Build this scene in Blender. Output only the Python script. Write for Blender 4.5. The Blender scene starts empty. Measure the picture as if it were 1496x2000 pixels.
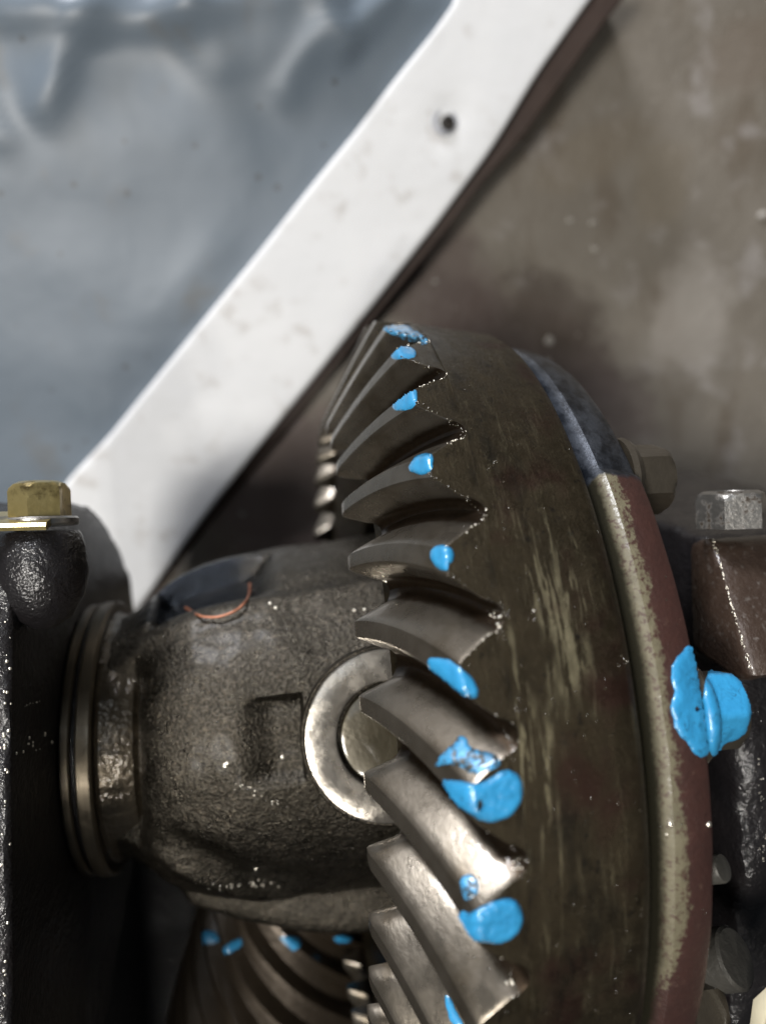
import bpy, bmesh, math, random
from mathutils import Vector, Matrix, noise as mn
from mathutils.bvhtree import BVHTree
random.seed(7)
S = 0.001                       # everything is written in millimetres
PI = math.pi
scene = bpy.context.scene
COL = scene.collection

# ---------------------------------------------------------------- camera
CAM = Vector((-55.46, 100.13, 187.49))
ROT = Matrix(((0.98892568, 0.04364547, -0.14184877),
              (-0.00892002, 0.97153136, 0.23674301),
              (0.14814329, -0.23285595, 0.96116163)))
F_PX = 1450.0
cd = bpy.data.cameras.new('camera'); cam = bpy.data.objects.new('camera', cd); COL.objects.link(cam)
cam.matrix_world = Matrix.Translation(CAM * S) @ ROT.to_4x4()
cd.sensor_fit = 'VERTICAL'; cd.sensor_height = 36; cd.sensor_width = 36; cd.lens = F_PX / 2000 * 36
cd.clip_start = 0.005; cd.clip_end = 20
cd.dof.use_dof = True; cd.dof.focus_distance = 0.138; cd.dof.aperture_fstop = 8.0
scene.camera = cam

# ---------------------------------------------------------------- world and lamps
w = bpy.data.worlds.new('World'); scene.world = w; w.use_nodes = True
w.node_tree.nodes['Background'].inputs[0].default_value = (0.80, 0.90, 1.0, 1)
w.node_tree.nodes['Background'].inputs[1].default_value = 0.05
scene.view_settings.view_transform = 'Standard'; scene.view_settings.look = 'None'
scene.view_settings.exposure = 0; scene.view_settings.gamma = 1

def area(name, loc, target, size, power, color, sy=None, shape='RECTANGLE'):
    d = bpy.data.lights.new(name, 'AREA'); o = bpy.data.objects.new(name, d); COL.objects.link(o)
    d.shape = shape; d.size = size * S; d.size_y = (sy or size) * S; d.energy = power; d.color = color
    o.location = Vector(loc) * S
    o.rotation_euler = (Vector(target) - Vector(loc)).to_track_quat('-Z', 'Y').to_euler()
    return o
area('ceiling_lamp', (-440, 130, 880), (0, 60, -60), 190, 9.4, (1.0, 0.96, 0.90), 190)
area('work_lamp_a', (-205, -125, 900), (-60, 20, 30), 44, 1.1, (1.0, 0.96, 0.90), shape='DISK')
area('work_lamp_b', (-140, -70, 930), (-60, 20, 30), 44, 1.1, (1.0, 0.96, 0.90), shape='DISK')
area('cool_fill', (-260, 650, 1050), (0, 60, -60), 380, 0.9, (0.84, 0.91, 1.0), 380)  # added cool fill lamp for the horizontal surfaces, no window known there
area('doorway_light', (-640, 1400, 300), (-40, 0, 40), 420, 34.0, (0.94, 0.95, 1.0), 240)

# ---------------------------------------------------------------- mesh helpers
def tag(o, label=None, cat=None, group=None, kind=None):
    if label: o['label'] = label
    if cat: o['category'] = cat
    if group: o['group'] = group
    if kind: o['kind'] = kind
    return o
def empty(name, loc=(0, 0, 0)):
    o = bpy.data.objects.new(name, None); COL.objects.link(o); o.location = Vector(loc) * S
    o.empty_display_size = 0.01
    return o
def link(name, mesh, parent=None):
    o = bpy.data.objects.new(name, mesh); COL.objects.link(o)
    if parent:
        o.parent = parent
    return o
def mk(name, V, Fc, mat, parent=None, angle=32, offset=None):
    """V in mm (world), optional offset (mm): the origin is put there."""
    off = Vector(offset) if offset else Vector((0, 0, 0))
    me = bpy.data.meshes.new(name)
    me.from_pydata([tuple((Vector(v) - off) * S) for v in V], [], Fc)
    bm = bmesh.new(); bm.from_mesh(me)
    bmesh.ops.recalc_face_normals(bm, faces=bm.faces); bm.to_mesh(me); bm.free()
    me.polygons.foreach_set('use_smooth', [True] * len(me.polygons))
    me.set_sharp_from_angle(angle=math.radians(angle))
    me.materials.append(mat)
    o = link(name, me, parent)
    po = Vector((0, 0, 0))
    if parent:
        p = parent
        while p: po += p.location; p = p.parent
    o.location = off * S - po
    return o
def lathe(prof, n=160, center=None, wob=None):
    """closed profile [(x, r)] about the X axis"""
    V, Fc = [], []; m = len(prof)
    for i in range(n):
        t = 2 * PI * i / n; s, c = math.sin(t), math.cos(t)
        for j, (x, r) in enumerate(prof):
            cy, cz = center(x) if center else (0, 0)
            rr = r + (wob(x, t) if wob else 0)
            V.append((x, cy + rr * s, cz + rr * c))
    for i in range(n):
        a, b = i * m, ((i + 1) % n) * m
        for j in range(m):
            k = (j + 1) % m
            Fc.append((a + j, a + k, b + k, b + j))
    return V, Fc
def frame(axis):
    a = Vector(axis).normalized(); u = a.orthogonal().normalized(); return a, u, a.cross(u)
def lathe_on(prof, org, axis, n=48, xdir=None, hexa=False, rot=0):
    """profile [(h, r)] about an axis from org; ends closed"""
    a, u, v = frame(axis)
    if xdir:
        u = (Vector(xdir) - a * Vector(xdir).dot(a)).normalized(); v = a.cross(u)
    org = Vector(org); V, Fc = [], []; m = len(prof)
    for i in range(n):
        t = 2 * PI * i / n + rot
        for h, r in prof:
            V.append(org + a * h + (u * math.cos(t) + v * math.sin(t)) * r)
    for i in range(n):
        p, q = i * m, ((i + 1) % n) * m
        for j in range(m - 1):
            Fc.append((p + j, p + j + 1, q + j + 1, q + j))
    Fc.append([i * m for i in range(n)]); Fc.append([i * m + m - 1 for i in range(n)])
    return V, Fc
def hexhead(org, axis, af, h, xdir=None, rot=0, ch=0.9):
    """hexagon bolt head with a chamfered crown, as circle/hexagon intersection"""
    a, u, v = frame(axis)
    if xdir:
        u = (Vector(xdir) - a * Vector(xdir).dot(a)).normalized(); v = a.cross(u)
    org = Vector(org); V, Fc = [], []; N = 48; R = af / math.sqrt(3)
    lv = [(0, R), (h - 2.2 * ch, R), (h - 1.4 * ch, R - .25 * ch), (h - .6 * ch, R - 1.0 * ch), (h, R - 2.2 * ch), (h, R * .55), (h - .5, R * .5)]
    for i in range(N):
        t = 2 * PI * i / N; ph = (t % (PI / 3)) - PI / 6; rh = (af / 2) / math.cos(ph)
        for z, r in lv:
            V.append(org + a * z + (u * math.cos(t + rot) + v * math.sin(t + rot)) * min(rh, r))
    m = len(lv)
    for i in range(N):
        p, q = i * m, ((i + 1) % N) * m
        for j in range(m - 1): Fc.append((p + j, p + j + 1, q + j + 1, q + j))
    Fc.append([i * m for i in range(N)]); Fc.append([i * m + m - 1 for i in range(N)])
    return V, Fc
def ray(px, py):
    return (ROT @ Vector(((px - 748) / F_PX, (1000 - py) / F_PX, -1.0)))
def on_plane(px, py, ax, val):
    d = ray(px, py); t = (val - CAM[ax]) / d[ax]; return CAM + d * t

# ---------------------------------------------------------------- material helpers
class NT:
    def __init__(s, name):
        s.m = bpy.data.materials.new(name); s.m.use_nodes = True; s.t = s.m.node_tree
        s.p = s.t.nodes['Principled BSDF']; s.out = s.t.nodes['Material Output']
        tc = s.t.nodes.new('ShaderNodeTexCoord'); s.obj = tc.outputs['Object']
    def n(s, typ, **kw):
        nd = s.t.nodes.new(typ)
        for k, v in kw.items():
            if k.startswith('_'): setattr(nd, k[1:], v)
        return nd
    def put(s, inp, v):
        if isinstance(v, (int, float)): inp.default_value = (v, v, v, 1) if inp.type == 'RGBA' else v
        elif isinstance(v, tuple): inp.default_value = v if len(v) != 3 or inp.type == 'VECTOR' else (*v, 1)
        else: s.t.links.new(v, inp)
    def math(s, op, a, b=0.0, c=0.0, clamp=False):
        nd = s.n('ShaderNodeMath', _operation=op, _use_clamp=clamp)
        for i, q in enumerate((a, b, c)): s.put(nd.inputs[i], q)
        return nd.outputs[0]
    def mm(s, vec=None, sc=(1, 1, 1), off=(0, 0, 0), rot=(0, 0, 0)):
        nd = s.n('ShaderNodeMapping'); s.put(nd.inputs[0], vec or s.obj)
        nd.inputs['Scale'].default_value = tuple(1000 * q for q in sc); nd.inputs['Location'].default_value = off
        nd.inputs['Rotation'].default_value = rot
        return nd.outputs[0]
    def noise(s, scale, vec=None, det=4, rough=.55, dist=0, typ=None):
        """scale = feature size in mm"""
        nd = s.n('ShaderNodeTexNoise'); s.put(nd.inputs['Vector'], vec or s.mm())
        nd.inputs['Scale'].default_value = 1.0 / scale; nd.inputs['Detail'].default_value = det
        nd.inputs['Roughness'].default_value = rough; nd.inputs['Distortion'].default_value = dist
        return nd.outputs[0]
    def vor(s, scale, vec=None, feature='F1', out=0, rnd=1):
        nd = s.n('ShaderNodeTexVoronoi', _feature=feature); s.put(nd.inputs['Vector'], vec or s.mm())
        nd.inputs['Scale'].default_value = 1.0 / scale; nd.inputs['Randomness'].default_value = rnd
        return nd.outputs[out]
    def ramp(s, v, stops, interp='LINEAR'):
        nd = s.n('ShaderNodeValToRGB'); s.put(nd.inputs[0], v); e = nd.color_ramp.elements
        nd.color_ramp.interpolation = interp
        while len(e) < len(stops): e.new(0.5)
        for q, (p, c) in zip(e, stops):
            q.position = p; q.color = (*c, 1) if isinstance(c, tuple) else (c, c, c, 1)
        return nd.outputs[0]
    def mix(s, f, a, b, mode='MIX'):
        nd = s.n('ShaderNodeMix', _data_type='RGBA', _blend_type=mode)
        s.put(nd.inputs[0], f); s.put(nd.inputs[6], a); s.put(nd.inputs[7], b); return nd.outputs[2]
    def map(s, v, a, b, c=0.0, d=1.0, smooth=True):
        nd = s.n('ShaderNodeMapRange', _interpolation_type='SMOOTHSTEP' if smooth else 'LINEAR')
        for i, q in enumerate((v, a, b, c, d)): s.put(nd.inputs[i], q)
        return nd.outputs[0]
    def xyz(s, v=None):
        nd = s.n('ShaderNodeSeparateXYZ'); s.put(nd.inputs[0], v or s.obj); return nd.outputs
    def comb(s, x, y, z):
        nd = s.n('ShaderNodeCombineXYZ')
        for i, q in enumerate((x, y, z)): s.put(nd.inputs[i], q)
        return nd.outputs[0]
    def bump(s, h, dist, strength=1.0, nrm=None):
        nd = s.n('ShaderNodeBump'); s.put(nd.inputs['Height'], h)
        nd.inputs['Distance'].default_value = dist * S; nd.inputs['Strength'].default_value = strength
        if nrm: s.t.links.new(nrm, nd.inputs['Normal'])
        return nd.outputs[0]
    def set(s, **kw):
        names = dict(col='Base Color', rough='Roughness', metal='Metallic', nrm='Normal', coat='Coat Weight',
                     crough='Coat Roughness', spec='Specular IOR Level', cnrm='Coat Normal', sss='Subsurface Weight',
                     trans='Transmission Weight', ior='IOR', aniso='Anisotropic')
        for k, v in kw.items(): s.put(s.p.inputs[names[k]], v)
        return s.m

def polar(m, kx, kt):
    """(x, arc length at r=100) coordinates around the gear axis, in mm"""
    x, y, z = m.xyz()
    th = m.math('ARCTAN2', y, z)
    return x, th, m.comb(m.math('MULTIPLY', x, 1000 * kx), m.math('MULTIPLY', th, 100 * kt), 0.0)

def mat_gear_back():
    m = NT('oily_gear_steel'); x, th, v = polar(m, 1.15, .12)
    x2, t2, v2 = polar(m, .5, .2)
    px_ = m.math('MULTIPLY_ADD', x, 1000 / 5.5, 13.2 / 5.5); pt_ = m.math('MULTIPLY_ADD', th, 1 / .15, -.50 / .15)
    patch = m.map(m.math('SQRT', m.math('ADD', m.math('MULTIPLY', px_, px_), m.math('MULTIPLY', pt_, pt_))), 1.5, .3)
    st = m.math('ADD', m.noise(1.5, v, 5, .75, .6), m.math('MULTIPLY', patch, .10))
    big = m.noise(5, v2, 3, .6)
    zone = m.noise(16, None, 2)
    a = m.map(st, .52, .60); b = m.map(big, .44, .58); z = m.math('MULTIPLY', m.map(zone, .38, .56), m.math('MULTIPLY', m.map(th, .85, .55), m.map(th, .0, .35)))
    f = m.math('MULTIPLY', m.math('MULTIPLY', a, b), m.math('MULTIPLY_ADD', z, .8, .2))
    base = m.mix(m.noise(9, None, 5, .65), (0.017, 0.0132, 0.007), (0.050, 0.038, 0.021))
    base = m.mix(m.map(m.noise(2.2, None, 4, .7), .56, .72), base, (0.010, 0.008, 0.006))
    c = m.mix(m.math('MULTIPLY', f, .9), base, (0.21, 0.185, 0.115))
    c = m.mix(m.map(m.noise(14, None, 3), .5, .7), c, (0.030, 0.015, 0.010))
    c = m.mix(m.map(m.noise(7, v2, 4, .7), .52, .68, 0, .75), c, (0.007, 0.006, 0.004))
    ro = m.map(m.noise(3, None, 5, .7), .3, .7, .30, .58)
    c = m.mix(m.map(m.noise(.8, None, 4, .7), .58, .74, 0, .55), c, (0.085, 0.072, 0.046))
    h = m.math('ADD', m.math('MULTIPLY', st, .5), m.noise(.5, None, 5, .75))
    return m.set(col=c, rough=ro, metal=.75, spec=.35, nrm=m.bump(h, .16), coat=.18, crough=.16,
                 cnrm=m.bump(m.noise(2.0, None, 3, .6), .25))
def mat_tooth():
    m = NT('worn_tooth_steel')
    c = m.mix(m.noise(7, None, 4, .6), (0.115, 0.099, 0.076), (0.205, 0.182, 0.150))
    c = m.mix(m.map(m.noise(9, None, 3), .50, .75, 0, .55), c, (0.060, 0.044, 0.024))
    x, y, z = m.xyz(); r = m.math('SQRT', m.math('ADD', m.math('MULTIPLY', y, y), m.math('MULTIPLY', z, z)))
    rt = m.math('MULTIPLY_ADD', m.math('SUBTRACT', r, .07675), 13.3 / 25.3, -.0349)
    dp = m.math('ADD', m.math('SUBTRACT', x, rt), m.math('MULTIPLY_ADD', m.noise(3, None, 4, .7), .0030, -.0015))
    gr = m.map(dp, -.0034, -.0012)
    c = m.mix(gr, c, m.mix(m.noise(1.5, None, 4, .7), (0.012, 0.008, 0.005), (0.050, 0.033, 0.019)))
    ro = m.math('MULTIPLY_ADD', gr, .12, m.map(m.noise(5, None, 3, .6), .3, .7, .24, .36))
    h = m.noise(.8, m.mm(sc=(1, .5, 1)), 5, .7)
    return m.set(col=c, rough=ro, metal=.84, nrm=m.bump(h, .05), coat=.25, crough=.08,
                 cnrm=m.bump(m.noise(4, None, 3, .6), .25))
def mat_cast():
    m = NT('oily_cast_iron')
    c = m.mix(m.noise(10, None, 5, .65), (0.016, 0.0138, 0.0104), (0.042, 0.0365, 0.028))
    c = m.mix(m.map(m.noise(1.0, None, 3, .6), .5, .75), c, (0.080, 0.066, 0.048))
    c = m.mix(m.map(m.noise(15, None, 3), .45, .65, 0, .6), c, (0.016, 0.0135, 0.009))
    g = m.noise(.62, None, 3, .6); g2 = m.noise(2.0, None, 3, .6)
    c = m.mix(m.map(g, .47, .62, 0, .5), c, (0.082, 0.073, 0.057))
    c = m.mix(m.map(g, .46, .36, 0, .55), c, (0.012, 0.010, 0.008))
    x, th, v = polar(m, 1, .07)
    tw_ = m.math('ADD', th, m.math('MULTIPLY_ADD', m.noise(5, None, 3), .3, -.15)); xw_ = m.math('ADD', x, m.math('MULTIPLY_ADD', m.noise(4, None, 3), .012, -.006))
    dark_reflection = m.math('MULTIPLY', m.math('MULTIPLY', m.map(tw_, 1.14, 1.28), m.map(xw_, -.093, -.086)), m.math('MULTIPLY', m.map(th, 2.1, 1.9), m.map(xw_, -.054, -.070)))
    c = m.mix(dark_reflection, c, (0.006, 0.0075, 0.010))  # dark blue reflection in the upper hollow, painted into colour and roughness
    h = m.math('ADD', g, m.math('MULTIPLY', g2, .9))
    ro = m.mix(dark_reflection, m.map(m.noise(6, None, 4, .7), .35, .65, .24, .44), .10)
    return m.set(col=c, rough=ro, metal=.88, nrm=m.bump(h, .34), coat=.05, crough=.2,
                 cnrm=m.bump(m.math('ADD', m.noise(6, None, 2, .5), m.math('MULTIPLY', g, .12)), .22))
def mat_wet_black():
    m = NT('wet_black_oil')
    c = m.mix(m.noise(12, None, 4), (0.003, 0.003, 0.004), (0.010, 0.008, 0.008))
    h = m.math('ADD', m.noise(3.2, None, 4, .65), m.math('MULTIPLY', m.noise(.9, None, 2), .25))
    return m.set(col=c, rough=.5, spec=.25, metal=0.0, nrm=m.bump(h, .6), coat=.6, crough=.07, cnrm=m.bump(h, .8))
def mat_neck():
    m = NT('oily_journal_steel'); x, th, v = polar(m, 1, .25)
    c = m.mix(m.noise(6, v, 4), (0.020, 0.016, 0.010), (0.12, 0.096, 0.064))
    h = m.noise(2.6, v, 3, .6)
    return m.set(col=c, rough=.32, metal=.75, nrm=m.bump(h, .55), coat=.7, crough=.08, cnrm=m.bump(h, .8))
def mat_ring():
    m = NT('ground_bearing_steel'); x, th, v = polar(m, 3, .05)
    c = m.mix(m.noise(3, v, 3), (0.09, 0.075, 0.052), (0.22, 0.185, 0.135))
    return m.set(col=c, rough=m.map(m.noise(3, None, 4), .3, .7, .28, .42), metal=.85, nrm=m.bump(m.noise(.6, v, 3), .05), coat=.3, crough=.1)
def mat_bright():
    m = NT('bright_machined_steel')
    c = m.mix(m.noise(6, None, 4, .6), (0.34, 0.31, 0.265), (0.46, 0.425, 0.37))
    c = m.mix(m.map(m.noise(6, None, 4, .6), .58, .8, 0, .6), c, (0.17, 0.13, 0.08))
    return m.set(col=c, rough=m.map(m.noise(5, None, 4), .3, .7, .18, .34), metal=.92, nrm=m.bump(m.noise(1.4, None, 4), .07),
                 coat=.3, crough=.08)
def mat_pin():
    m = NT('olive_oil_film_steel')
    c = m.mix(m.noise(7, None, 4, .6), (0.028, 0.023, 0.012), (0.055, 0.046, 0.028))
    c = m.mix(m.map(m.noise(1.6, None, 3), .66, .74), c, (0.03, 0.012, 0.008))
    return m.set(col=c, rough=.34, metal=.5, nrm=m.bump(m.noise(2, None, 4), .12), coat=.6, crough=.08)
def mat_flange():
    m = NT('rusted_flange_iron'); x, th, v = polar(m, 1, .3)
    nz = m.math('ADD', m.math('MULTIPLY', m.noise(4, v, 5, .7), .6), m.math('MULTIPLY', m.noise(.9, None, 4, .75), .4)); nb = m.noise(22, v, 3)
    edge = m.math('ADD', m.math('MULTIPLY', x, 1000), m.math('MULTIPLY_ADD', nz, 13.0, -6.5))
    edge = m.math('ADD', edge, m.math('MULTIPLY_ADD', nb, 5.0, -2.5))
    edge = m.math('ADD', edge, m.map(th, .12, -.28, 0, 6.0))      # the tan band runs out towards the lower side
    red = m.map(edge, 4.9, 5.9)
    tan = m.mix(m.noise(3, None, 5, .7), (0.060, 0.052, 0.030), (0.150, 0.132, 0.082))
    spots = m.map(m.noise(1.0, None, 4, .7), .53, .60)
    tan = m.mix(m.math('MULTIPLY', spots, .8), tan, (0.040, 0.016, 0.010))
    rust = m.mix(m.noise(3, None, 5, .7), (0.018, 0.007, 0.005), (0.048, 0.017, 0.012))
    rust = m.mix(m.map(m.noise(2, None, 4, .7), .60, .78), rust, (0.075, 0.042, 0.030))
    c = m.mix(red, tan, rust)
    dark = m.map(m.math('ADD', m.math('MULTIPLY', x, 1000), m.math('MULTIPLY', nz, 1.5)), 4.0, 2.7)
    c = m.mix(dark, c, (0.010, 0.009, 0.005))
    clean = m.map(m.math('ADD', th, m.math('MULTIPLY_ADD', m.noise(5, None, 3), .05, -.025)), .868, .882)
    steel = m.mix(m.map(m.noise(4, m.mm(sc=(1, 1, .4)), 5, .7), .35, .65), (0.009, 0.011, 0.015), (0.055, 0.062, 0.075))
    c = m.mix(clean, c, steel)
    return m.set(col=c, rough=m.mix(dark, m.mix(clean, .55, .42), .9), metal=m.math('MULTIPLY', clean, .7), nrm=m.bump(m.noise(.9, None, 5, .7), .18),
                 coat=m.math('MULTIPLY_ADD', dark, -.25, .25), crough=.2, spec=m.math('MULTIPLY_ADD', dark, -.4, .5), cnrm=m.bump(m.noise(3, None, 3), .2))
def mat_rustcap():
    m = NT('rust_brown_cap_iron')
    c = m.mix(m.noise(5, None, 5, .7), (0.022, 0.012, 0.008), (0.060, 0.040, 0.029))
    c = m.mix(m.map(m.noise(1.5, None, 4, .7), .55, .75), c, (0.10, 0.085, 0.075))
    h = m.noise(1.2, None, 4, .7)
    return m.set(col=c, rough=.42, metal=.2, nrm=m.bump(h, .3), coat=.6, crough=.16, cnrm=m.bump(m.noise(2, None, 3), .35))
def mat_paint():
    m = NT('blue_marking_paint')
    c = m.mix(m.noise(4, None, 4, .6), (0.014, 0.15, 0.31), (0.034, 0.27, 0.51))
    rd = m.math('ABSOLUTE', m.math('SUBTRACT', m.noise(3.2, None, 2, .5, 1.0), .5))
    c = m.mix(m.math('MULTIPLY', m.map(rd, .016, .004), m.map(m.noise(5, m.mm(off=(9, 4, 0)), 2), .50, .62)), c, (0.012, 0.05, 0.09))
    c = m.mix(m.map(m.noise(2.6, m.mm(off=(3, 4, 0)), 4, .6), .56, .72, 0, .6), c, (0.012, 0.11, 0.21))
    c = m.mix(m.map(m.noise(1.0, None, 3, .6), .70, .76), c, (0.01, 0.04, 0.09))
    h = m.noise(1.6, None, 4, .6)
    return m.set(col=c, rough=.34, nrm=m.bump(h, .22), coat=.7, crough=.06, cnrm=m.bump(m.noise(2.2, None, 3), .3))
def mat_paint_thin():
    m = NT('thin_worn_blue_paint')
    f = m.map(m.noise(1.3, None, 4, .7), .40, .56)
    c = m.mix(f, (0.055, 0.052, 0.042), (0.050, 0.25, 0.46))
    return m.set(col=c, rough=.32, metal=m.math('MULTIPLY_ADD', f, -.4, .5), nrm=m.bump(m.noise(1.2, None, 4), .2), coat=.6, crough=.1)
def mat_brass():
    m = NT('yellow_zinc_bolt')
    c = m.mix(m.noise(3, None, 4), (0.36, 0.28, 0.10), (0.66, 0.55, 0.26))
    c = m.mix(m.map(m.noise(4, None, 4, .6), .50, .70, 0, .8), c, (0.08, 0.055, 0.022))
    return m.set(col=c, rough=.30, metal=.85, nrm=m.bump(m.noise(2, None, 3), .15), coat=.5, crough=.08)
def mat_white():
    m = NT('white_enamel')
    c = m.mix(m.noise(30, None, 4), (0.61, 0.62, 0.635), (0.70, 0.705, 0.71))
    c = m.mix(m.map(m.noise(11, None, 5, .65), .54, .74, 0, .55), c, (0.38, 0.35, 0.32))
    c = m.mix(m.map(m.noise(2.2, None, 4, .7), .68, .78, 0, .5), c, (0.30, 0.27, 0.24))
    return m.set(col=c, rough=.6, spec=.3, nrm=m.bump(m.noise(6, None, 3), .15))
def mat_sheet():
    m = NT('grey_plastic')
    c = m.mix(m.noise(45, None, 4), (0.098, 0.126, 0.155), (0.130, 0.158, 0.190))
    c = m.mix(m.map(m.noise(26, None, 3), .58, .76, 0, .6), c, (0.115, 0.115, 0.11))
    s = m.vor(14, m.mm(), 'F1', 0); c = m.mix(m.map(s, .11, .05, 0, .55), c, (0.05, 0.045, 0.04))
    return m.set(col=c, rough=.42, spec=.38, nrm=m.bump(m.noise(25, None, 2), .4))
def mat_floor():
    m = NT('dirty_concrete')
    c = m.mix(m.noise(38, None, 5, .6), (0.105, 0.090, 0.070), (0.205, 0.184, 0.155))
    c = m.mix(m.map(m.noise(22, m.mm(rot=(0, 0, .7), sc=(1, .45, 1)), 4), .50, .68, 0, .6), c, (0.100, 0.078, 0.055))
    c = m.mix(m.map(m.noise(17, m.mm(off=(30, 10, 0)), 4), .56, .72, 0, .4), c, (0.33, 0.31, 0.30))
    x, y, z = m.xyz()
    def blob(px, py, rx, ry, ang, col, f, c, soft=.55):
        p = on_plane(px, py, 2, FLOOR_Z)
        dx = m.math('SUBTRACT', m.math('MULTIPLY', x, 1000), p.x); dy = m.math('SUBTRACT', m.math('MULTIPLY', y, 1000), p.y)
        ca, sa = math.cos(ang), math.sin(ang)
        u = m.math('DIVIDE', m.math('ADD', m.math('MULTIPLY', dx, ca), m.math('MULTIPLY', dy, sa)), rx)
        v = m.math('DIVIDE', m.math('SUBTRACT', m.math('MULTIPLY', dy, ca), m.math('MULTIPLY', dx, sa)), ry)
        d = m.math('SQRT', m.math('ADD', m.math('MULTIPLY', u, u), m.math('MULTIPLY', v, v)))
        d = m.math('ADD', d, m.math('MULTIPLY_ADD', m.noise(14, None, 4, .65), 1.0, -.5))
        return m.mix(m.map(d, 1.15, soft, 0, f), c, col)
    # floor stains, plus the gear's cast shadow and occlusion shade painted as patches
    for a in STAINS_AND_SHADE: c = blob(*a, c)
    c = m.mix(m.map(m.vor(11), .12, .05, 0, .3), c, (0.32, 0.29, 0.26))
    return m.set(col=c, rough=m.map(m.noise(20, None, 4), .3, .7, .42, .72), nrm=m.bump(m.noise(5, None, 5, .7), .5))
def mat_simple(name, col, rough, metal=0, b=.1, coat=0, sc=2):
    m = NT(name)
    c = m.mix(m.noise(sc * 2, None, 4, .65), tuple(q * .72 for q in col), tuple(min(1, q * 1.25) for q in col))
    return m.set(col=c, rough=rough, metal=metal, nrm=m.bump(m.noise(sc, None, 4, .6), b), coat=coat, crough=.08)
FLOOR_Z = -140.0
def mat_grimy(name, col, dirt):
    m = NT(name)
    c = m.mix(m.noise(2.5, None, 5, .7), tuple(q * .6 for q in col), tuple(q * 1.15 for q in col))
    f = m.map(m.noise(3.2, None, 5, .7), .50, .62)
    c = m.mix(f, c, dirt)
    return m.set(col=c, rough=m.math('MULTIPLY_ADD', f, .15, .30), metal=m.math('MULTIPLY_ADD', f, -.6, .9), nrm=m.bump(m.noise(1.5, None, 4, .7), .15), coat=.3, crough=.1)
STAINS_AND_SHADE = [(1030, 700, 62, 30, -.45, (0.062, 0.043, 0.037), .8), (1080, 610, 30, 17, -.5, (0.060, 0.045, 0.034), .8), (860, 560, 26, 34, .2, (0.080, 0.056, 0.048), .7),  # dark patches beside the gear paint its cast shadow
          (1200, 800, 30, 14, -.6, (0.115, 0.090, 0.080), .6), (1160, 300, 34, 12, .5, (0.150, 0.125, 0.092), .6),
          (1460, 100, 25, 16, .3, (0.14, 0.115, 0.09), .7), (560, 960, 40, 45, 0, (0.13, 0.092, 0.084), .7),  # the patch left of the gear paints occlusion shade
          (1290, 360, 16, 22, .1, (0.16, 0.135, 0.10), .6), (1350, 620, 22, 30, 0, (0.33, 0.305, 0.275), .5)]
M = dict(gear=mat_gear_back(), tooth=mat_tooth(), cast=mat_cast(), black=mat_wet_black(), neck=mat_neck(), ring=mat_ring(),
         bright=mat_bright(), pin=mat_pin(), flange=mat_flange(), rustcap=mat_rustcap(), paint=mat_paint(), thin=mat_paint_thin(),
         brass=mat_brass(), white=mat_white(), sheet=mat_sheet(), floor=mat_floor(),
         bolt=mat_simple('oily_bolt_steel', (0.050, 0.042, 0.031), .38, .5, .15, .5),
         darkbolt=mat_simple('oily_pinion_steel', (0.040, 0.030, 0.020), .36, .6, .15, .45),
         silver=mat_grimy('bare_steel', (0.40, 0.385, 0.36), (0.035, 0.026, 0.018)),
         shadow_brown=mat_simple('shadow_band_brown', (0.040, 0.024, 0.018), .6, 0, .3, 0, 5),  # brown that stands for the shade beside the white strip
         copper=mat_simple('copper_strand', (0.30, 0.115, 0.06), .4, .5, .05, 0, 1),
         cream=mat_simple('cream_plastic', (0.42, 0.38, 0.27), .4, 0, .1, .3, 4),
         fleck=mat_simple('pale_fleck', (0.33, 0.31, 0.28), .6, 0, .2, 0, 1),
         dull=mat_simple('dull_grey_metal', (0.055, 0.052, 0.045), .5, .3, .4, .2, 3),
         glint=mat_simple('bright_glint', (0.80, 0.75, 0.64), .30, .9, 0, .5),  # pale metal for specks that imitate highlights
         oil=mat_simple('clear_oil', (0.030, 0.024, 0.014), .04, .0, 0, 1.0))
M['oil'].node_tree.nodes['Principled BSDF'].inputs['Coat Roughness'].default_value = .02

# ================================================================ SETTING
# ---- floor
n = 60; V = []; Fc = []
for i in range(n + 1):
    for j in range(n + 1):
        X = -1500 + 3000 * i / n; Y = -1500 + 3000 * j / n
        V.append((X, Y, FLOOR_Z + 0.6 * mn.noise(Vector((X / 60, Y / 60, 0)))))
for i in range(n):
    for j in range(n):
        a = i * (n + 1) + j; Fc.append((a, a + n + 1, a + n + 2, a + 1))
tag(mk('floor', V, Fc, M['floor']), kind='structure')
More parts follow.
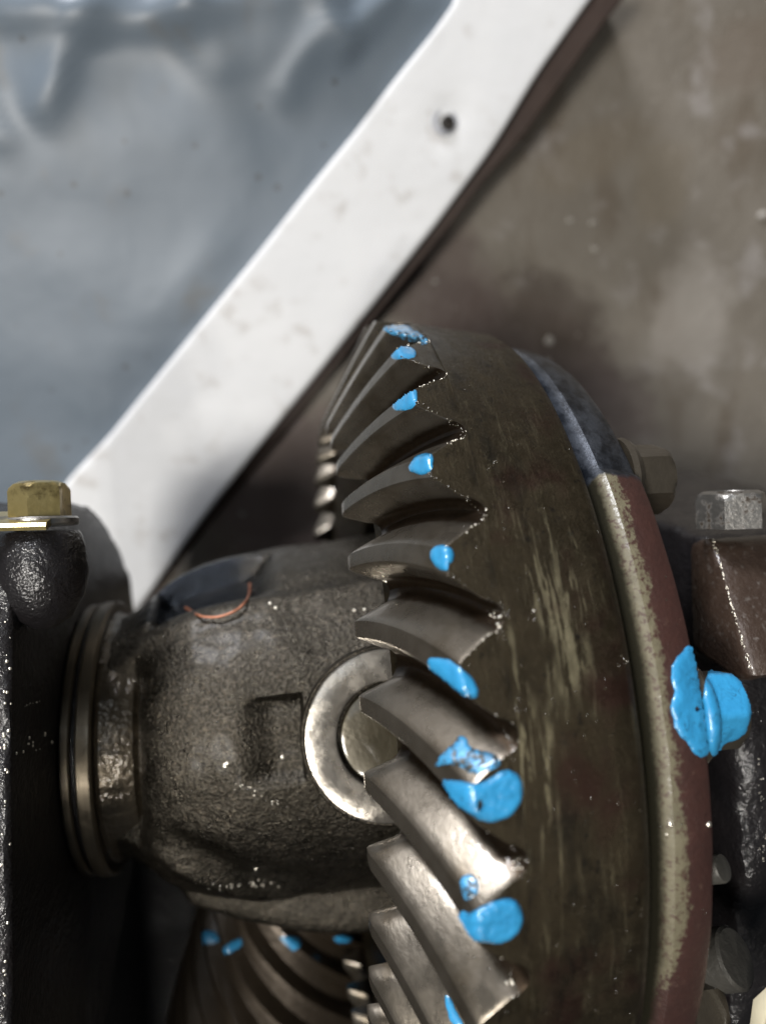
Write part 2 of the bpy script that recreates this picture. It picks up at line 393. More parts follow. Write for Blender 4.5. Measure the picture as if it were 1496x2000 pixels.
# pale flecks on the floor
flecks = [(1073, 665, 2.3), (1068, 708, 2.0), (1113, 430, 1.5), (1157, 434, 1.6), (1160, 486, 1.5), (1490, 420, 2.2), (475, 1003, 1.5), (850, 550, 1.3)]
where = ['upper of the two beside the gear top', 'lower of the two beside the gear top', 'left one of a close pair on bare floor', 'right one of a close pair on bare floor',
         'just below the close pair', 'at the far right edge of the floor', 'between white strip and case', 'close to the white strip']
for (px, py, r), wh in zip(flecks, where):
    p = on_plane(px, py, 2, FLOOR_Z + .8); V, Fc = [], []
    nr = 12
    for k, (rr, hh) in enumerate(((1, -.9), (1, 0), (.75, .7), (.3, 1.0))):
        for i in range(nr):
            t = 2 * PI * i / nr; q = r * rr * (1 + .25 * mn.noise(Vector((px, t, 0))) + .15 * math.sin(2 * t + px))
            V.append((p.x + q * math.cos(t), p.y + q * math.sin(t) * .85, p.z + hh))
    for k in range(3):
        for i in range(nr): Fc.append((k * nr + i, k * nr + (i + 1) % nr, (k + 1) * nr + (i + 1) % nr, (k + 1) * nr + i))
    Fc.append([3 * nr + i for i in range(nr)])
    tag(mk('paint_fleck', V, Fc, M['fleck'], offset=p, angle=60), 'small pale fleck on the dirty floor, ' + wh, 'fleck', 'pale flecks on the floor')

# ---- white strip with its rusted hole
LE = [(905, -60), (890, 0), (848, 60), (775, 150), (690, 262), (600, 372), (500, 500), (400, 622), (300, 745), (215, 850), (140, 930), (60, 1040), (-60, 1210), (-200, 1420)]
RE = [(1195, -60), (1150, 0), (1050, 142), (960, 290), (850, 440), (740, 580), (620, 730), (500, 880), (385, 1030), (270, 1190), (190, 1300), (60, 1480), (-60, 1650), (-200, 1850)]
def resample(L, n):
    P = [Vector(p) for p in L]; d = [0]
    for a, b in zip(P, P[1:]): d.append(d[-1] + (b - a).length)
    out = []
    for i in range(n + 1):
        t = d[-1] * i / n; k = 0
        while k < len(d) - 2 and d[k + 1] < t: k += 1
        out.append(P[k].lerp(P[k + 1], (t - d[k]) / (d[k + 1] - d[k])))
    return out
ZS = -110.0
def zs(y): return -117.0 + .15 * (max(-40, min(260, y)) - 100)
def on_tilt(px, py):
    p = on_plane(px, py, 2, ZS)
    for _ in range(12): p = on_plane(px, py, 2, zs(p.y))
    return p
A = resample([on_tilt(*q).to_2d() for q in LE], 70); B = resample([on_tilt(*q).to_2d() for q in RE], 70)
hole = on_tilt(870, 236)
V, Fc = [], []; W = 24
prof = [(0, -2.6), (0, -.8), (.012, -.15), (.03, 0)] + [(.03 + .94 * k / W, 0) for k in range(1, W)] + [(.97, 0), (.988, -.15), (1, -.8), (1, -2.6)]
for i, (a, b) in enumerate(zip(A, B)):
    for s_, z_ in prof:
        p = a.lerp(b, s_); z = zs(p.y) + z_
        d = math.hypot(p.x - hole.x, p.y - hole.y)
        z += .7 * mn.noise(Vector((p.x / 40, p.y / 40, 3))) - 1.1 * math.exp(-(d / 7) ** 2)
        V.append((p.x, p.y, z))
m_ = len(prof)
for i in range(70):
    for j in range(m_):
        k = (j + 1) % m_; Fc.append((i * m_ + j, i * m_ + k, (i + 1) * m_ + k, (i + 1) * m_ + j))
Fc.append(list(range(m_))); Fc.append([70 * m_ + j for j in range(m_)])
st = empty('white_strip', (hole.x, hole.y, hole.z)); tag(st, 'long white painted strip running diagonally under the gear, with a dark rusted screw hole', 'strip')
mk('strip_panel', V, Fc, M['white'], st, angle=60)
h0 = Vector((hole.x, hole.y, hole.z - .4))
V, Fc = lathe_on([(-1.6, 4.6), (.05, 4.9), (.45, 4.2), (.1, 3.0), (-1.0, 2.7)], h0 + Vector((0, 0, -.2)), (0, 0, 1), 28)
mk('hole_rim', V, Fc, mat_simple('grey_chipped_rim', (0.33, 0.34, 0.37), .5, .1, .5, 0, 1.5), st, offset=h0)
V, Fc = hexhead(h0 + Vector((1.1, -.6, -.9)), (0.1, 0.05, 1), 5.6, 1.6, ch=.5)
mk('screw_head', V, Fc, mat_simple('rusty_black_screw', (0.020, 0.016, 0.013), .6, .2, .3), st, offset=h0)

# ---- grey plastic sheet with folds (left of the strip)
def fold(p, a, b, wdt, h):
    ab = b - a; t = max(0, min(1, (p - a).dot(ab) / ab.length_squared)); d = (p - a - ab * t).length
    return h * math.exp(-(d / wdt) ** 2)
ZP = -118.0
def sp(px, py): return on_plane(px, py, 2, ZP).to_2d()
folds = [(sp(40, 45), sp(200, 62), 7, 7), (sp(200, 62), sp(380, 52), 7, 8), (sp(380, 52), sp(620, 2), 8, 11), (sp(110, 70), sp(110, 170), 11, 7), (sp(165, 90), sp(115, 235), 5, 5),
         (sp(620, 12), sp(670, 110), 4, 7), (sp(670, 110), sp(745, 20), 6, 4), (sp(430, 120), sp(600, 85), 12, 9), (sp(560, 190), sp(640, 90), 6, 5),
         (sp(310, 620), sp(420, 510), 10, 1.8), (sp(-10, 210), sp(10, 270), 6, 4), (sp(0, 300), sp(450, 260), 16, 3), (sp(700, 60), sp(830, 40), 6, 4)]
V, Fc = [], []; nx, ny = 110, 110
Ar = resample([on_tilt(*q).to_2d() for q in LE], ny)
for j in range(ny + 1):
    e = Ar[j] + Vector((3.0, 0))
    for i in range(nx + 1):
        t = (i / nx) ** 1.25
        p = Vector((e.x - 330 * t, e.y))
        z = zs(p.y) - 4 + .5 * mn.noise(Vector((p.x / 35, p.y / 25, 1)))
        q = p + Vector((mn.noise(Vector((p.x / 14, p.y / 14, 7))), mn.noise(Vector((p.x / 14, p.y / 14, 17))))) * 3
        z += .42 * sum(fold(q, *f) for f in folds) * min(1, max(0, t * 16 - .2))
        V.append((p.x, p.y, z))
for j in range(ny):
    for i in range(nx):
        a = j * (nx + 1) + i; Fc.append((a, a + 1, a + nx + 2, a + nx + 1))
sh = mk('plastic_sheet', V, Fc, M['sheet'], offset=(-120, 120, ZP), angle=180)
tag(sh, 'crumpled glossy blue-grey plastic sheet spattered with oil, left of the white strip', 'plastic sheet')
md = sh.modifiers.new('thickness', 'SOLIDIFY'); md.thickness = .8 * S; md.offset = -1

# ---- added board under strip and sheet; its jutting dark edge draws the strip's shadow
V, Fc = [], []
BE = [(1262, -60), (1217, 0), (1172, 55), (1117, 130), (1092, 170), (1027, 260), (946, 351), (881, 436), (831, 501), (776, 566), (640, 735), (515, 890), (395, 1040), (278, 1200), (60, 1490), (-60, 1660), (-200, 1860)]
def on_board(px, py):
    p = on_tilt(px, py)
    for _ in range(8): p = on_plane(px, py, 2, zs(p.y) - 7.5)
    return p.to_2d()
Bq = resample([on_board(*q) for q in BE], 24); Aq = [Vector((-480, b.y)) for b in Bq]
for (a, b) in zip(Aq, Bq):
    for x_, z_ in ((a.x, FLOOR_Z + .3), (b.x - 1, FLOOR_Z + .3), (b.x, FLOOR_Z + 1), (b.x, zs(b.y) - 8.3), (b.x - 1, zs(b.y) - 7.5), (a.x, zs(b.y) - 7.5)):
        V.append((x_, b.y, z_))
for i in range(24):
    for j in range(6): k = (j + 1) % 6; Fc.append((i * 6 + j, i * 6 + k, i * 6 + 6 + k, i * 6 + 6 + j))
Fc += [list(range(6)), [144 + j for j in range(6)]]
tag(mk('shadow_band_board', V, Fc, M['shadow_brown'], offset=(-200, 120, FLOOR_Z)), 'added dark brown board whose edge draws the shadow band along the right side of the white strip', 'board')

# ================================================================ DIFFERENTIAL
diff = empty('differential'); tag(diff, 'oily differential carrier with a big spiral ring gear marked with blue paint', 'differential')
NT_ = 36; DL = 2 * PI / NT_; PH0 = 1.3844
prof = [(-4, 60), (-27, 61), (-33.5, 69), (-35.6, 73), (-35.9, 75.2), (-34.9, 76.6)]
XV, RV = -21.6, 102.05
for k in range(1, 12):
    u = k / 12; prof.append((-34.9 + (XV + 34.9) * u, 76.6 + (RV - 76.6) * u))
prof += [(XV, RV), (-17, 101.4), (-12, 100.7), (-6, 99.8), (-2.6, 99.3), (-1.3, 98.5), (-.4, 97.0), (0, 94.0), (0, 60)]
V, Fc = lathe(prof, 300, wob=lambda x, t: .06 * mn.noise(Vector((x / 9, 9 * math.sin(t), 9 * math.cos(t)))))
ring = mk('ring_gear', V, Fc, M['gear'], diff, angle=28)
gearV, gearF = list(V), [tuple(f) for f in Fc]

def tooth_mesh(phi0):
    """one spiral bevel tooth at angle phi0 of its heel (mm, world); the last face index is the heel face"""
    V, Fc = [], []; U = [0, .012, .03, .06, .10, .13] + [.13 + .87 * k / 14 for k in range(1, 14)] + [.975, .993, 1.0]
    U = sorted(set(U)); vs = [1.08, 1.0, .985, .955, .91, .85, .77, .66, .5, .34, .18, .07, .02, 0]
    for u in U:
        c1 = max(0, (.03 - u) / .03); c2 = max(0, (u - .993) / .007)
        xt, rt = -43.3 + 13.8 * u, 75.4 + 27.15 * u
        if u < .10: xt += 1.1 * ((.10 - u) / .10) ** 1.5        # rounded toe corner
        xr, rr = -34.9 + (XV + 34.9) * u, 76.75 + (RV - 76.75) * u
        phi = phi0 + .153 * (1 - u ** 1.25)
        wt = 1.55 + .75 * u - .30 * c1 - .12 * c2; hp = (76.75 + (RV - 76.75) * u) * DL / 2 - .02
        wk = wt + 2.7 + 1.3 * u
        row = []
        for v in vs:
            vv = max(0, min(1, v))
            if vv <= .66: wd = wt + (wk - wt) * (vv / .66) ** .92
            else:
                q = (vv - .66) / .34; wd = wk + (hp - wk) * (1 - math.sqrt(max(0, 1 - q * q))) * .86 + (hp - wk) * .14 * q
            if v < .05: wd -= (.05 - v) / .05 * .22
            row.append((v, wd))
        toe = 1 - .30 * max(0, (.13 - u) / .13)
        pts = [(v, -wd * (toe if v < .7 else 1 - (1 - toe) * max(0, (.98 - v) / .28) if v < .98 else 1)) for v, wd in reversed(row)]
        pts = [(v, wd) for v, wd in row] + [(-.004, 0)] + pts
        for v, wd in pts:
            x = xt + (xr - xt) * v; r = rt + (rr - rt) * v
            if v > 1: r = rr - 1.2 - .6 * u; x = xr + 1.0; wd *= .97
            if v > 1 and u > .95: r -= .6
            a = phi - wd / r
            V.append((x, r * math.sin(a), r * math.cos(a)))
    m = 2 * len(vs) + 1
    for i in range(len(U) - 1):
        for j in range(m - 1): Fc.append((i * m + j, i * m + j + 1, (i + 1) * m + j + 1, (i + 1) * m + j))
    Fc.append(list(range(m))); e = (len(U) - 1) * m
    Fc.append([e, e + 1, e + m - 2, e + m - 1])                       # the buried strip
    Fc.append([e + j for j in range(1, m - 1)])                       # heel face
    global HEEL, HEELB
    HEEL = [V[e + j] for j in range(m // 2, m - 1)]; HEELB = [V[e + j] for j in range(1, m // 2 + 1)]
    return V, Fc
V0, F0 = tooth_mesh(PH0)
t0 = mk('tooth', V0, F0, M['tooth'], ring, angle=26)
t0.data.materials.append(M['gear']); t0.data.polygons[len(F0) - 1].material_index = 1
ko = 0
for k in range(NT_):
    if k:
        o = t0.copy(); o.parent = ring; COL.objects.link(o); o.rotation_euler = (DL * k, 0, 0)
    # collect for ray casting (rotation about X by +a turns angle atan2(y,z) by -a)
    a = -DL * k; b = len(gearV)
    if k < 12:
        for (x, y, z) in V0: gearV.append((x, y * math.cos(a) + z * math.sin(a), -y * math.sin(a) + z * math.cos(a)))
        gearF += [tuple(q + b for q in f) for f in F0]

# ---- case flange behind the gear
prof = [(1.3, 62), (1.3, 93.4), (1.9, 95.1), (2.9, 96.4), (3.9, 97.0), (5, 97.0), (7.5, 96.6), (10.6, 95.6), (11.5, 95.0), (12, 94.0), (12, 62)]
V, Fc = lathe(prof, 300, wob=lambda x, t: .2 * mn.noise(Vector((x / 5, 11 * math.sin(t), 11 * math.cos(t)))) - (1.3 if math.sin(t) > .772 and math.cos(t) < .64 and x > 1 else 0))
fl = mk('case_flange', V, Fc, M['flange'], diff, angle=28)
flV, flF = V, Fc

# ---- case body (heightfield round the axis)
def cen(x):
    k = max(0, min(1, (-x - 20) / 80)); d = 3.0 * k
    return (-.88 * d, .47 * d)
def sm(a, b, x):
    t = max(0, min(1, (x - a) / (b - a))); return t * t * (3 - 2 * t)
tab = [(-97, 24), (-89.4, 26), (-88.8, 30.0), (-88.2, 33.0), (-87.2, 35.6), (-85.6, 37.8), (-83, 39.6), (-80, 40.9), (-76, 42.2), (-70, 43.5), (-65, 44.2), (-56, 45), (-47, 45.4), (-36, 46), (-20, 47), (-2, 50)]
tab2 = [(-97, 30.6), (-94, 31.4), (-91, 33.2), (-88, 35.6), (-85, 37.9), (-81, 40.3), (-76, 42.2), (-70, 43.5), (-65, 44.2), (-56, 45), (-47, 45.4), (-36, 46), (-20, 47), (-2, 50)]
def lut(tb, x):
    for (a, ra), (b, rb) in zip(tb, tb[1:]):
        if x <= b: return ra + (rb - ra) * (x - a) / (b - a)
    return tb[-1][1]
def case_r(x, t):
    d = math.degrees(t); d = (d + 180) % 360 - 180
    wc = sm(-24, -8, d) * (1 - sm(44, 58, d))
    r = lut(tab, x) * wc + lut(tab2, x) * (1 - wc)
    # upper hollow (window pocket) behind a thin lip
    r -= 6.5 * sm(65, 72, d) * (1 - sm(94, 99, d)) * sm(-88, -83, x) * (1 - sm(-66, -54, x))
    r += .8 * math.exp(-((d - 61 - (x + 75) * .08) / 3.0) ** 2) * sm(-97, -90, x)
    # machined square flat left of the pin
    r -= 2.4 * sm(9, 12, d) * (1 - sm(32, 33.6, d)) * sm(-66, -57, x) * (1 - sm(-52.2, -51.4, x))
    # lower left rib and the step down to the window under it
    rc = max(-39.0, -17 - 1.0 * (x + 85))
    r += 1.5 * math.exp(-((d - rc) / 4.5) ** 2) * sm(-93, -84, x) * (1 - sm(-60, -48, x))
    r -= 1.7 * math.exp(-((d - rc - 13) / 6.5) ** 2) * sm(-86, -78, x) * (1 - sm(-58, -46, x))
    st_ = 1 - sm(-58, -51, d) if d < 0 else 0
    if d < -140: st_ = 1 - sm(140, 170, -d)
    r -= 3.0 * math.exp(-((d + 54) / 3.0) ** 2)
    r += (3.5 + 7.5 * sm(-85, -38, x)) * st_ * sm(-86, -80, x)
    r += .35 * mn.noise(Vector((x / 9, 5 * math.sin(t), 5 * math.cos(t)))) + .12 * mn.noise(Vector((x / 2.5, 18 * math.sin(t), 18 * math.cos(t))))
    return r
xs = [-97, -95.5, -94, -93, -92, -91, -90, -89.4, -89.1, -88.8, -88.5, -88.2, -87.7, -87.2, -86.5, -85.6, -84.8, -84] + [-83 + k * 1.0 for k in range(0, 30)] + [-52.8, -52.4, -52.2, -52, -51.8, -51.6, -51.4, -51, -50] + [-49 + 2 * k for k in range(24)] + [-2]
V, Fc = [], []; n = 420
for x in xs:
    cy, cz = cen(x)
    for i in range(n):
        t = 2 * PI * i / n; r = case_r(x, t); V.append((x, cy + r * math.sin(t), cz + r * math.cos(t)))
for j in range(len(xs) - 1):
    for i in range(n): k = (i + 1) % n; Fc.append((j * n + i, j * n + k, (j + 1) * n + k, (j + 1) * n + i))
Fc.append(list(range(n))); Fc.append([(len(xs) - 1) * n + i for i in range(n)])
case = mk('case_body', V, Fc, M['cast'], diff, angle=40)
caseV, caseF = V, Fc

# ---- neck and bearing rings
prof = [(-88, 20), (-88, 27.6), (-89.2, 28.2), (-90.2, 29.8), (-93, 30.5), (-97.4, 30.9), (-98.2, 31.6), (-98.2, 20)]
V, Fc = lathe(prof, 160, cen, wob=lambda x, t: .15 * mn.noise(Vector((x / 3, 8 * math.sin(t), 8 * math.cos(t)))))
mk('neck', V, Fc, M['neck'], diff)
prof = [(-98.3, 20), (-98.3, 33.9), (-98.8, 34.5), (-101.3, 34.5), (-101.8, 34.0), (-101.9, 20)]
V, Fc = lathe(prof, 160, cen); mk('bearing_ring', V, Fc, M['ring'], diff)
prof = [(-102.9, 20), (-102.9, 33.5), (-103.3, 34.0), (-104.8, 34.0), (-105.3, 33.3), (-105.4, 20)]
V, Fc = lathe(prof, 160, cen); mk('bearing_ring', V, Fc, M['ring'], diff)
prof = [(-101.9, 20), (-101.9, 32.2), (-102.9, 32.2), (-102.9, 20)]
V, Fc = lathe(prof, 120, cen); mk('ring_spacer', V, Fc, M['black'], diff)
prof = [(-105.5, 18), (-105.5, 32.6), (-106.5, 33.4), (-109, 33.8), (-118, 33.8), (-118, 18)]
V, Fc = lathe(prof, 120, cen, wob=lambda x, t: .3 * mn.noise(Vector((x / 3, 6 * math.sin(t), 6 * math.cos(t))))); mk('bearing_sleeve', V, Fc, M['neck'], diff)

# ---- cross pin boss: bright annulus, gap and pin end
TH = math.radians(22); AX = Vector((0, math.sin(TH), math.cos(TH)))
def on_disc(px, py, h):
    d = ray(px, py); t = (h - CAM.dot(AX)) / d.dot(AX); return CAM + d * t
PC = on_disc(762, 1436, 48.6)
def annulus(ri, ro, h0, h1, org):
    return [(h0, ro), (h1 - .5, ro), (h1 - .12, ro - .2), (h1, ro - .6), (h1, ri + .6), (h1 - .15, ri + .15), (h1 - .6, ri), (h0, ri)]
RW = (on_disc(760, 1610, 48.6) - on_disc(740, 1255, 48.6)).length / 2 * .965
def ring_on(prof, org, axis, n=96):
    V, Fc = lathe_on(prof, org, axis, n); Fc = Fc[:-2]; m = len(prof)
    for i in range(n): Fc.append((i * m + m - 1, i * m, ((i + 1) % n) * m, ((i + 1) % n) * m + m - 1))
    return V, Fc
V, Fc = ring_on(annulus(RW * .625, RW, -9, 0, None), PC, AX)
mk('thrust_washer', V, Fc, M['bright'], diff, offset=PC)
V, Fc = lathe_on([(-12, RW * .58), (-1.3, RW * .58), (-.7, RW * .565), (-.5, RW * .53), (-.5, RW * .2), (-.55, 1)], PC, AX, 72)
mk('cross_pin', V, Fc, M['pin'], diff, offset=PC)
V, Fc = ring_on([(-14, RW + .9), (-2.6, RW + .9), (-1.9, RW + .6), (-1.9, RW + .2), (-14, RW + .2)], PC, AX)
mk('pin_boss', V, Fc, M['cast'], diff, offset=PC)

# ---- ring gear bolts behind the flange
def flange_bolt(th, mat, x0=12.2, r0=86.0, big=1.0, wf=1.0):
    c = Vector((x0, r0 * math.sin(th), r0 * math.cos(th)))
    V, Fc = lathe_on([(0, 8.4 * big * wf), (1.2, 8.6 * big * wf), (2.2, 8.0 * big * wf), (2.6, 6.8 * big)], c, (1, 0, 0), 40)
    b = mk('flange_bolt', V, Fc, mat, diff, offset=c)
    V, Fc = hexhead(c + Vector((2.3, 0, 0)), (1, 0, 0), 12.5 * big, 8.0 * big, rot=th)
    h = mk('bolt_head', V, Fc, mat, b, offset=c); return b
NB = 9
for k in range(NB):
    th = math.radians(24 + 40 * k)
    if k == 0: fb = flange_bolt(th, M['bolt'], wf=1.13); fb['label'] = 'flange bolt daubed with bright blue paint'
    else: flange_bolt(th - (math.radians(9) if k == 1 else 0), M['bolt'], 12.2, 86.0)

# ================================================================ PAINT MARKS (thick paint lying on the metal)
def inside(p, poly):
    x, y = p; c = False; j = len(poly) - 1
    for i in range(len(poly)):
        xi, yi = poly[i]; xj, yj = poly[j]
        if (yi > y) != (yj > y) and x < (xj - xi) * (y - yi) / (yj - yi) + xi: c = not c
        j = i
    return c
def edge_d(p, poly):
    P = Vector(p); best = 1e9
    for a, b in zip(poly, poly[1:] + poly[:1]):
        a = Vector(a); b = Vector(b); ab = b - a; t = max(0, min(1, (P - a).dot(ab) / max(1e-9, ab.length_squared)))
        best = min(best, (P - a - ab * t).length)
    return best
def rough_poly(poly, amp, seed, step=5):
    out = []
    for a, b in zip(poly, poly[1:] + poly[:1]):
        a = Vector(a); b = Vector(b); L = (b - a).length; k = max(1, int(L / step)); nrm = Vector((-(b - a).y, (b - a).x)).normalized()
        for i in range(k):
            p = a.lerp(b, i / k); q = amp * mn.noise(Vector((p.x / 9, p.y / 9, seed))) * 1.8
            out.append(tuple(p + nrm * q))
    return out
def blob(bvh, poly, mat, parent, name='paint_mark', thick=.45, step=4, amp=1.6, jump=2.2, holes=(), seed=1, ragged=0):
    for _ in range(2):
        q = []
        for a, b in zip(poly, poly[1:] + poly[:1]):
            q += [(a[0] * .75 + b[0] * .25, a[1] * .75 + b[1] * .25), (a[0] * .25 + b[0] * .75, a[1] * .25 + b[1] * .75)]
        poly = q
    poly = rough_poly(poly, amp, seed)
    x0 = min(p[0] for p in poly); x1 = max(p[0] for p in poly); y0 = min(p[1] for p in poly); y1 = max(p[1] for p in poly)
    nx = int((x1 - x0) / step) + 3; ny = int((y1 - y0) / step) + 3
    base = {}; top = {}; V = []; Fc = []
    for i in range(nx):
        for j in range(ny):
            px, py = x0 + (i - 1) * step, y0 + (j - 1) * step
            ins = inside((px, py), poly); d = edge_d((px, py), poly)
            if not ins:
                if d > step * .75: continue
                # snap to the outline
                best = None
                for a, b in zip(poly, poly[1:] + poly[:1]):
                    a_ = Vector(a); b_ = Vector(b); ab = b_ - a_; t = max(0, min(1, (Vector((px, py)) - a_).dot(ab) / max(1e-9, ab.length_squared)))
                    q = a_ + ab * t; dd = (q - Vector((px, py))).length
                    if best is None or dd < best[0]: best = (dd, q)
                px, py = best[1]; d = 0
            if any(math.hypot((px - h[0]) / h[2], (py - h[1]) / h[3]) < 1 for h in holes): continue
            if ragged and mn.noise(Vector((px / 11, py / 11, seed + 3))) > ragged: continue
            hit, nrm, idx, dist = bvh.ray_cast(CAM, ray(px, py).normalized())
            if hit is None: continue
            if nrm.dot(ray(px, py)) > 0: nrm = -nrm
            th = thick * (min(1, d / 9) ** .5) * (1 + .25 * mn.noise(Vector((px / 12, py / 12, seed)))) + .03
            base[i, j] = len(V); V.append(hit - nrm * .25); top[i, j] = len(V); V.append(hit + nrm * th)
    for _ in range(3):
        new = {}
        for (i, j), k in top.items():
            nb = [top[q] for q in ((i + 1, j), (i - 1, j), (i, j + 1), (i, j - 1)) if q in top]
            nb = [V[q] for q in nb if (V[q] - V[k]).length < 1.2]
            if len(nb) == 4: new[k] = V[k] * .5 + sum(nb, Vector()) / 8
        for k, v in new.items(): V[k] = v
    used = {}
    for i in range(nx):
        for j in range(ny):
            K = [(i, j), (i + 1, j), (i + 1, j + 1), (i, j + 1)]
            K = [k for k in K if k in top]
            if len(K) < 3: continue
            P = [V[top[k]] for k in K]
            if max((P[a] - P[b]).length for a in range(len(P)) for b in range(a)) > jump: continue
            Fc.append([top[k] for k in K]); Fc.append([base[k] for k in reversed(K)])
            for a, b in zip(K, K[1:] + K[:1]):
                used[(a, b)] = used.get((a, b), 0) + 1
    for (a, b) in used:
        if (b, a) not in used: Fc.append((top[a], base[a], base[b], top[b]))
    if not Fc: return None
    par = list(range(len(V)))                      # keep the largest connected daub only
    def root(i):
        while par[i] != i: par[i] = par[par[i]]; i = par[i]
        return i
    for f in Fc:
        for q in f[1:]: par[root(q)] = root(f[0])
    cnt = {}
    for f in Fc: cnt[root(f[0])] = cnt.get(root(f[0]), 0) + 1
    big = max(cnt, key=cnt.get)
    Fc = [f for f in Fc if root(f[0]) == big]
    keep = sorted({q for f in Fc for q in f}); mp = {q: i for i, q in enumerate(keep)}
    V = [V[q] for q in keep]; Fc = [[mp[q] for q in f] for f in Fc]; top = {k: mp[v] for k, v in top.items() if v in mp}
    ce = sum((V[i] for i in top.values()), Vector()) / len(top)
    o = mk(name, V, Fc, mat, parent, angle=70, offset=ce); return o
cb = BVHTree.FromPolygons([Vector(v) for v in caseV], [tuple(f) for f in caseF])
gb = BVHTree.FromPolygons([Vector(v) for v in gearV], gearF)
fbv = BVHTree.FromPolygons([Vector(v) for v in flV], [tuple(f) for f in flF])
BL = [
 ([(712, 640), (722, 618), (745, 610), (775, 622), (838, 662), (832, 675), (790, 664), (760, 650), (735, 640), (722, 650)], 'thin', .2),
 ([(738, 632), (748, 622), (768, 628), (772, 640), (755, 645), (740, 642)], 'paint', .25),
 ([(756, 688), (768, 674), (790, 674), (812, 682), (812, 698), (790, 702), (764, 702)], 'paint', .3),
 ([(764, 790), (776, 768), (800, 760), (817, 760), (814, 790), (802, 800), (770, 804)], 'paint', .35),
 ([(797, 918), (800, 905), (815, 888), (843, 884), (848, 903), (840, 922), (825, 928), (805, 924)], 'paint', .4),
 ([(838, 1085), (842, 1070), (858, 1063), (880, 1066), (888, 1085), (885, 1098), (876, 1102), (876, 1116), (858, 1114), (845, 1100)], 'paint', .5),
 ([(832, 1290), (842, 1284), (875, 1286), (893, 1300), (925, 1325), (935, 1350), (932, 1362), (918, 1365), (895, 1355), (865, 1330), (838, 1308)], 'paint', .5),
 ([(848, 1490), (870, 1465), (890, 1450), (895, 1436), (914, 1442), (916, 1462), (965, 1470), (980, 1490), (972, 1500), (945, 1507), (925, 1514), (900, 1497), (868, 1492), (852, 1500)], 'thin', .3),
 ([(862, 1520), (875, 1523), (905, 1525), (935, 1532), (960, 1517), (985, 1502), (1008, 1508), (1022, 1530), (1020, 1560), (1005, 1590), (975, 1605), (945, 1607), (920, 1590), (890, 1575), (872, 1550)], 'paint', .75),
 ([(897, 1715), (915, 1705), (932, 1712), (936, 1735), (930, 1750), (910, 1762), (900, 1740)], 'thin', .2),
 ([(890, 1782), (905, 1778), (915, 1785), (935, 1772), (965, 1760), (995, 1753), (1015, 1765), (1023, 1790), (1015, 1820), (990, 1840), (960, 1844), (925, 1838), (903, 1820), (893, 1800)], 'paint', .7),
 ([(866, 1940), (880, 1948), (890, 1975), (908, 2004), (892, 2010), (874, 1985)], 'paint', .25)]
for i, (poly, mt, tk) in enumerate(BL):
    blob(gb, poly, M[mt], ring, thick=tk, seed=i * 3.7, step=3.0, amp=1.3, jump=5.0, holes=((934, 1571, 6, 10),) if i == 8 else ())
FP = [(1345, 1256), (1358, 1262), (1368, 1285), (1382, 1310), (1396, 1360), (1406, 1410), (1408, 1450), (1388, 1470), (1370, 1482), (1350, 1470), (1345, 1450), (1325, 1440), (1312, 1400), (1308, 1370), (1318, 1355), (1308, 1320), (1315, 1290)]
blob(fbv, FP, M['paint'], fl, thick=.5, seed=50, step=3.0, amp=2.0, holes=((1358, 1384, 4, 6),), jump=4)
# paint on the bolt behind it
bd = []; bf = []
for o in [fb] + list(fb.children):
    mw = o.location
    off = Vector(o.location); p = o.parent
    while p: off += p.location; p = p.parent
    b0 = len(bd)
    bd += [(Vector(v.co) + off) / S for v in o.data.vertices]; bf += [tuple(q + b0 for q in f.vertices) for f in o.data.polygons]
bb = BVHTree.FromPolygons(bd, bf)
blob(bb, [(1380, 1300), (1400, 1312), (1430, 1316), (1452, 1330), (1468, 1370), (1462, 1425), (1440, 1445), (1412, 1452), (1405, 1475), (1385, 1480), (1368, 1400)], M['paint'], fb, thick=.35, seed=60, step=3.0, jump=9)

# ================================================================ AXLE HOUSING with two bearing caps
hous = empty('axle_housing', (0, -120, -60)); tag(hous, 'black oil-soaked cast axle housing with bearing caps holding the differential on both sides', 'axle housing')
HO = Vector((0, -120, -60))
def grid_prism(poly, x0, x1, name, mat, parent, bev=1.2, sub=3.0, noise_=.6, skew=0, offset=None):
    """YZ outline [(y, z)] extruded along X with rounded rims and an uneven cast skin"""
    P = [Vector(p) for p in poly]; L = []
    for a, b in zip(P, P[1:] + P[:1]):
        k = max(1, int((b - a).length / sub))
        for i in range(k): L.append(a.lerp(b, i / k))
    L2 = []
    for i in range(len(L)):                                   # soften corners
        L2.append((L[i - 1] + L[i] * 2 + L[(i + 1) % len(L)]) / 4)
    L = L2; n = len(L); c = sum(L, Vector((0, 0))) / n
    nr = []
    for i in range(n):
        t = (L[(i + 1) % n] - L[i - 1]).normalized(); q = Vector((t.y, -t.x))
        nr.append(q)
    ar = sum(a.x * b.y - b.x * a.y for a, b in zip(L, L[1:] + L[:1]))
    sg = 1 if ar > 0 else -1
    nx = max(4, int(abs(x1 - x0) / sub)); rings = [(x0, -bev), (x0 + bev * .35, -bev * .3), (x0 + bev, 0)] + [(x0 + bev + (x1 - x0 - 2 * bev) * k / nx, 0) for k in range(1, nx)] + [(x1 - bev, 0), (x1 - bev * .35, -bev * .3), (x1, -bev)]
    V, Fc = [], []
    for x, o in rings:
        for i in range(n):
            q = L[i] + nr[i] * sg * (o + noise_ * mn.noise(Vector((x / 5, L[i].x / 5, L[i].y / 5))))
            V.append((x + skew * q.x, q.x, q.y))
    for j in range(len(rings) - 1):
        for i in range(n): k = (i + 1) % n; Fc.append((j * n + i, j * n + k, (j + 1) * n + k, (j + 1) * n + i))
    Fc.append(list(range(n))); Fc.append([(len(rings) - 1) * n + i for i in range(n)])
    return mk(name, V, Fc, mat, parent, angle=40, offset=offset)
